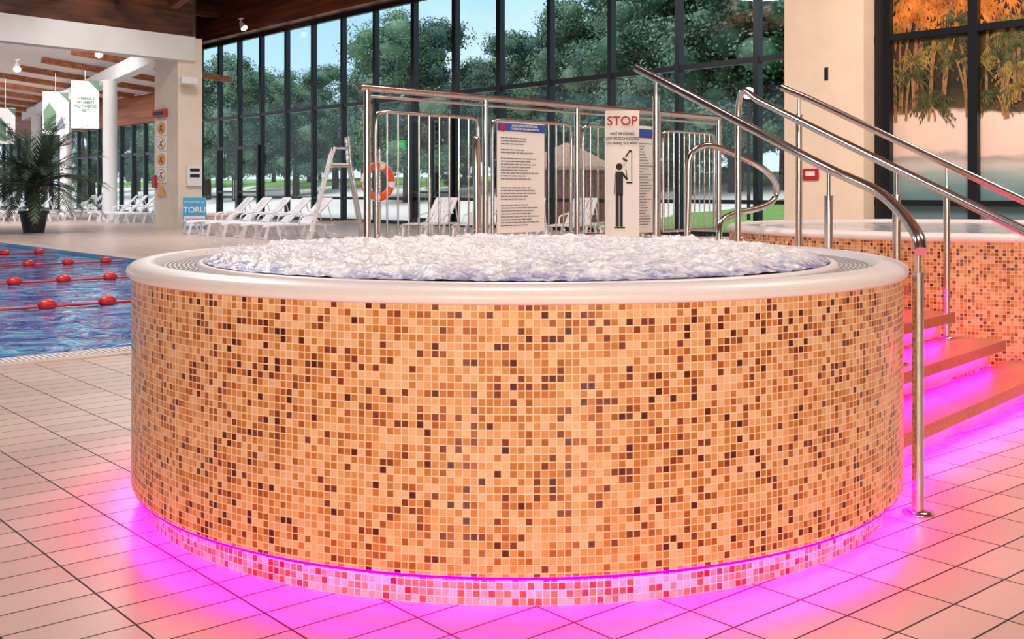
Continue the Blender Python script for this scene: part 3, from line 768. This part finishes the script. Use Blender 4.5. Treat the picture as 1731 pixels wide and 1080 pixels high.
# ------------------------------------------------------------ lifeguard chair + lifebuoy
lg = empty('lifeguard_chair', (-4.05, 25.2, 0)); m = MB()
for s_ in (-.3, .3):
    m.tube([(-.62, s_, 0), (-.12, s_, 1.95), (-.05, s_, 2.15)], .035, M_plastic, 10)
    m.tube([(.62, s_, 0), (.30, s_, 1.75), (.25, s_, 2.4)], .035, M_steel, 10)
    m.tube(smooth([(-.12, s_, 1.78), (-.1, s_, 2.08), (.0, s_, 2.14), (.26, s_, 2.14)], 4), .022, M_steel, 8)
    m.tube([(-.5, s_, .45), (.53, s_, .45)], .02, M_steel, 8)
    m.tube([(-.2, s_, 1.72), (.3, s_, 1.72)], .025, M_steel, 8)
for i in range(7):
    t = .12+i*.125; x = -.62+.5*t; m.box((x+.02, 0, 1.95*t), (.12, .6, .03), M_plastic)
for z_ in (.5, 1.1, 1.72): m.tube([(.62-.32*z_/1.75, -.3, z_), (.62-.32*z_/1.75, .3, z_)], .02, M_steel, 8)
m.box((.06, 0, 1.76), (.5, .56, .04), M_plastic); 
for i in range(4): m.box((.27, 0, 1.92+i*.13), (.03, .56, .09), M_plastic)
m.build('frame', lg); lg.rotation_euler = (0, 0, .25)
m = MB(); RB, rb = .36, .085
for i in range(4):
    for half, mat in ((0, M_orange), (1, M_plastic)):
        a0 = i*math.pi/2+(0 if half == 0 else math.radians(68)); a1 = a0+math.radians(68 if half == 0 else 22)
        P_ = [Vector((RB*math.cos(a0+(a1-a0)*k/8), 0, RB*math.sin(a0+(a1-a0)*k/8))) for k in range(9)]
        m.tube(P_, rb if half == 0 else rb*1.03, mat, 14, False)
for i in range(4):
    a0 = i*math.pi/2+math.radians(79); P_ = []
    for k in range(13):
        q = a0+math.pi/2*k/12; rr_ = RB+.09-.01*math.sin(math.pi*k/12)
        P_.append((rr_*math.cos(q), -.03, rr_*math.sin(q)))
    m.tube(P_, .01, M_plastic, 6)
m.build('lifebuoy', None, (-3.0, 24.50, 1.36), .75)
m = MB(); m.tube([(-3.0, 24.8, 0), (-3.0, 24.8, 2.1)], .03, M_steel, 10); m.tube([(-3.0, 24.8, 1.70), (-3., 24.5, 1.72)], .015, M_steel, 6)
m.lathe([(.001, 0), (.15, 0), (.15, .02), (.001, .02)], (-3, 24.8, 0), M_steel, 20); m.build('lifebuoy_stand')

# ------------------------------------------------------------ potted palm
pp = empty('potted_palm', (-13.2, 30.2, 0)); m = MB()
m.lathe([(.001, 0), (.27, 0), (.36, .52), (.40, .53), (.40, .60), (.36, .60), (.34, .54), (.001, .54)], (0, 0, 0), M_pot, 32, False); m.build('pot', pp)
m = MB(); pts = [(0, 0, .5), (.02, 0, .8), (-.02, .01, 1.1), (0, 0, 1.35)]
m.tube(smooth(pts, 5), .15, M_trunk, 12)
for i in range(60):
    a_ = i*2.4; z_ = .6+i*.0125; m.beam((.1*math.cos(a_), .1*math.sin(a_), z_), (.22*math.cos(a_), .22*math.sin(a_), z_+.1), .06, .02, M_trunk)
m.build('trunk', pp)
m = MB(); random.seed(11)
for i in range(60):
    az = i*2.399; el = math.radians(-8+85*random.random()**1.15); ln = random.uniform(1.9, 2.5)
    p = Vector((0, 0, 1.3)); d = Vector((math.cos(az)*math.cos(el), math.sin(az)*math.cos(el), math.sin(el))); P_ = [p.copy()]
    ns = 18
    for k in range(ns):
        d = (d+Vector((0, 0, -.03-.09*k/ns))).normalized(); p = p+d*ln/ns; P_.append(p.copy())
    m.tube(P_, [.02*(1-k/(ns+2)) for k in range(ns+1)], M_palm, 5, False)
    for k in range(3, ns+1):
        for h_ in (0, .5):
            q = P_[k-1].lerp(P_[k], h_); t = (P_[k]-P_[k-1]).normalized(); sd = t.cross(Vector((0, 0, 1))).normalized()
            ll = .42*math.sin(math.pi*min(1, (k/ns)*.85+.12))+.08
            for s_ in (-1, 1):
                tip = q+(sd*s_*.75+t*.9+Vector((0, 0, -.15+random.uniform(-.1, .35)))).normalized()*ll
                m.add([q-t*.02, q+t*.02, tip, q+(tip-q)*.5+t*.024], [(0, 1, 3), (0, 3, 2)], M_palm)
m.build('fronds', pp)

# ------------------------------------------------------------ outdoors
m = MB(); na_, no_ = 60, 36; vs = []; uv = []
for j in range(no_+1):
    for i in range(na_+1):
        a_ = -90+i*3.2; o_ = .35+110*(j/no_)**1.6
        t = max(0, min(1, (o_-4)/30)); h = 2.3*(t*t*(3-2*t))+.15*noise.noise(Vector((a_*.1, o_*.1, 0)))*min(1, o_/5)
        p = W(a_, o_, h-.02); vs.append(p); uv.append((a_, o_))
fs = []; us = []
for j in range(no_):
    for i in range(na_):
        q = (j*(na_+1)+i, j*(na_+1)+i+1, (j+1)*(na_+1)+i+1, (j+1)*(na_+1)+i); fs.append(q); us.append([uv[x] for x in q])
m.add(vs, fs, M_ground, True, us); m.build('outdoor_ground')
def tree_mesh(seed):
    random.seed(seed); m = MB(); bl = []
    m.tube([(0, 0, -.1), (0, 0, .3), (.01, .01, .7)], [.03, .022, .008], M_bark, 8)
    for i in range(46):
        z_ = random.uniform(.2, .94); mr = .36*math.sin(math.pi*min(1, (z_-.08)/.95))**.7
        a_ = random.uniform(0, 6.28); r_ = mr*math.sqrt(random.random())*.85
        bl.append((Vector((r_*math.cos(a_), r_*math.sin(a_), z_)), random.uniform(.05, .12)))
    for c, r in bl: m.ell(c, r*.62, r*.62, r*.5, M_leaf, 8, 6)
    vs = []; fs = []
    for i in range(26000):
        c, r = random.choice(bl)
        n_ = Vector((random.gauss(0, 1), random.gauss(0, 1), random.gauss(0, 1))).normalized()
        p = c+n_*r*random.uniform(.6, 1.3); p.z = c.z+(p.z-c.z)*.75
        t = (n_+Vector((random.gauss(0, .5), random.gauss(0, .5), .5+random.gauss(0, .5)))).normalized()
        a_ = t.orthogonal().normalized(); b_ = t.cross(a_); an = random.random()*6.28
        a2 = a_*math.cos(an)+b_*math.sin(an); b2 = t.cross(a2); s_ = random.uniform(.004, .010)
        k = len(vs); vs += [p-a2*s_, p-b2*s_*.6, p+a2*s_, p+b2*s_*.6]; fs.append((k, k+1, k+2, k+3))
    m.add(vs, fs, M_leaf, False)
    return m
tms = []
for sd_ in (1, 2, 3):
    o = tree_mesh(sd_).build('tree'); tms.append(o)
TR = [(-18.9, 75, 10.5), (-19.5, 85, 10), (-22.3, 80, 11.5), (-14.8, 75, 9.5), (-12.9, 80, 10.5), (-12.2, 90, 10), (-5.7, 60, 11.2), (-4.5, 63, 11.2), (-7.7, 66, 10.5),
      (-2.4, 72, 10), (.6, 60, 10), (3.6, 58, 11.5), (1.8, 64, 11), (6.3, 55, 12.4), (8.1, 51, 12.6), (10.2, 50, 13.4), (12.3, 49, 13.5), (14.2, 48, 13.5), (7.5, 62, 14), (12, 58, 13), (16, 52, 13),
      (-36, 92, 9), (-41, 96, 9), (-31, 90, 8.5), (-46, 100, 9), (-26.5, 86, 9), (4.5, 66, 13), (18, 48, 13), (-9.5, 76, 9), (9.8, 66, 15), (14, 64, 15), (-.9, 66, 9.5), (-17, 92, 11)]
random.seed(5)
for i in range(16): TR.append((-40+i*4.5, 104-i*1.2+random.uniform(-2, 2), random.uniform(8, 9.5)))
for i, (x, y, h) in enumerate(TR):
    if i < 3: o = tms[i]
    else: o = bpy.data.objects.new('tree', tms[i % 3].data); COL.objects.link(o)
    q = Vector((x, y, 0)); oo = (q-W0).dot(V); t = max(0, min(1, (oo-4)/30)); gz = 2.3*(t*t*(3-2*t))
    o.location = (x, y, gz*.9); hh = h-gz*.9; o.scale = (hh*1.05, hh*1.05, hh); o.rotation_euler = (0, 0, random.uniform(0, 6.28))
for i in range(16):
    o = bpy.data.objects.new('bush', tms[i % 3].data); COL.objects.link(o); p = W(-8+i*3.2, 21+3*math.sin(i*1.7), .9)
    o.location = p; o.scale = (4.2, 4.2, 3.4); o.rotation_euler = (0, 0, i)
m = MB(); m.lathe([(1.75, -1), (1.75, 1.9)], (0, 0, 0), M_wicker, 10, False)
for i in range(40):
    a_ = 2*math.pi*i/40; m.tube([(1.73*math.cos(a_), 1.73*math.sin(a_), -.9), (1.73*math.cos(a_), 1.73*math.sin(a_), 1.9)], .05, M_wicker, 5)
m.lathe([(2.3, 1.75), (2.25, 1.9), (1.1, 2.5), (.05, 2.95)], (0, 0, 0), M_thatch, 20, False)
m.build('garden_hut', None, (2.0, 40, .4), 0, (.8, .8, .85))
m = MB(); m.tube([(0, 0, -.5), (0, 0, 4.6)], .06, M_black, 8); m.ell((0, 0, 4.75), .22, .22, .2, M_lampglow, 12, 8); m.build('street_lamp', None, (8.0, 37, -.3))

# ------------------------------------------------------------ lights
def area(name, loc, tgt, size, e, col):
    l = bpy.data.lights.new(name, 'AREA'); l.shape = 'DISK'; l.size = size; l.energy = e; l.color = col
    o = bpy.data.objects.new(name, l); COL.objects.link(o); o.location = loc
    o.rotation_euler = (Vector(tgt)-Vector(loc)).to_track_quat('-Z', 'Y').to_euler()
WARM = (1, .83, .67); NEU = (1, .96, .95)
area('tub_fill', (-2.5, -6.5, 2.5), (0, 4, .5), 1.2, 450, WARM)  # unseen fill pair added low behind the camera to brighten the tub face
area('tub_fill', (3.0, -6.5, 2.5), (.4, 4, .5), 1.2, 450, WARM)
area('mural_fill', (0, 5.5, 8.4), (0, 5.5, 0), 2.0, 300, NEU)
area('mural_fill', (6, 7, 8.4), (5, 8, 0), 2.5, 430, WARM)
area('mural_fill', (-6, 12, 8.4), (-6, 13, 0), 3, 600, NEU)
area('mural_fill', (-8, 26, 8.4), (-8, 27, 0), 3, 900, NEU)
area('mural_fill', (6, 14, 7.5), (9.5, 23, 3), 3, 1100, WARM)  # unseen lamp added to brighten the mural and pillar
area('mural_fill', (-17, 37, 5.6), (-17, 42, 0), 3, 400, NEU)
area('mural_fill', (-24, 50, 5.6), (-24, 52, 0), 3, 500, NEU)
sl = bpy.data.lights.new('outdoor_fill_sun', 'SUN'); sl.energy = 2.0; sl.angle = math.radians(35); sl.color = (1, .97, .92)  # sun added to brighten the sand and trees outside; roof shields the hall
so = bpy.data.objects.new('outdoor_fill_sun', sl); COL.objects.link(so); so.location = (0, 0, 40)
so.rotation_euler = (V*.5+U*.15+Vector((0, 0, -1))).to_track_quat('-Z', 'Y').to_euler()

# ------------------------------------------------------------ world
w = bpy.data.worlds.new('evening_sky'); S.world = w; w.use_nodes = True
N = w.node_tree.nodes; L = w.node_tree.links; bg = N['Background']
tc = N.new('ShaderNodeTexCoord'); sep = N.new('ShaderNodeSeparateXYZ'); L.new(tc.outputs['Generated'], sep.inputs[0])
r = N.new('ShaderNodeValToRGB'); e = r.color_ramp.elements
e[0].position = 0; e[0].color = lin((222, 238, 248))+(1,); e[1].position = .17; e[1].color = lin((160, 210, 242))+(1,)
x = e.new(.4); x.color = lin((214, 228, 240))+(1,)
L.new(sep.outputs[2], r.inputs[0])
nz = N.new('ShaderNodeTexNoise'); nz.inputs['Scale'].default_value = 5; nz.inputs['Detail'].default_value = 5; L.new(tc.outputs['Generated'], nz.inputs['Vector'])
mr = N.new('ShaderNodeMapRange'); mr.inputs['From Min'].default_value = .45; mr.inputs['From Max'].default_value = .7; mr.inputs['To Max'].default_value = .6
L.new(nz.outputs['Fac'], mr.inputs['Value'])
mx = N.new('ShaderNodeMix'); mx.data_type = 'RGBA'; L.new(mr.outputs[0], mx.inputs[0]); L.new(r.outputs[0], mx.inputs[6]); mx.inputs[7].default_value = (.85, .93, 1, 1)
L.new(mx.outputs[2], bg.inputs['Color']); bg.inputs['Strength'].default_value = 1.3

# ------------------------------------------------------------ camera
cam = bpy.data.cameras.new('camera'); co = bpy.data.objects.new('camera', cam); COL.objects.link(co)
co.location = (0, 0, 1.16); co.rotation_euler = (math.radians(90), 0, 0)
cam.sensor_width = 36; cam.lens = 1850/1731*36; cam.shift_y = -(540-322)/1731; cam.clip_end = 500; cam.clip_start = .05
S.camera = co
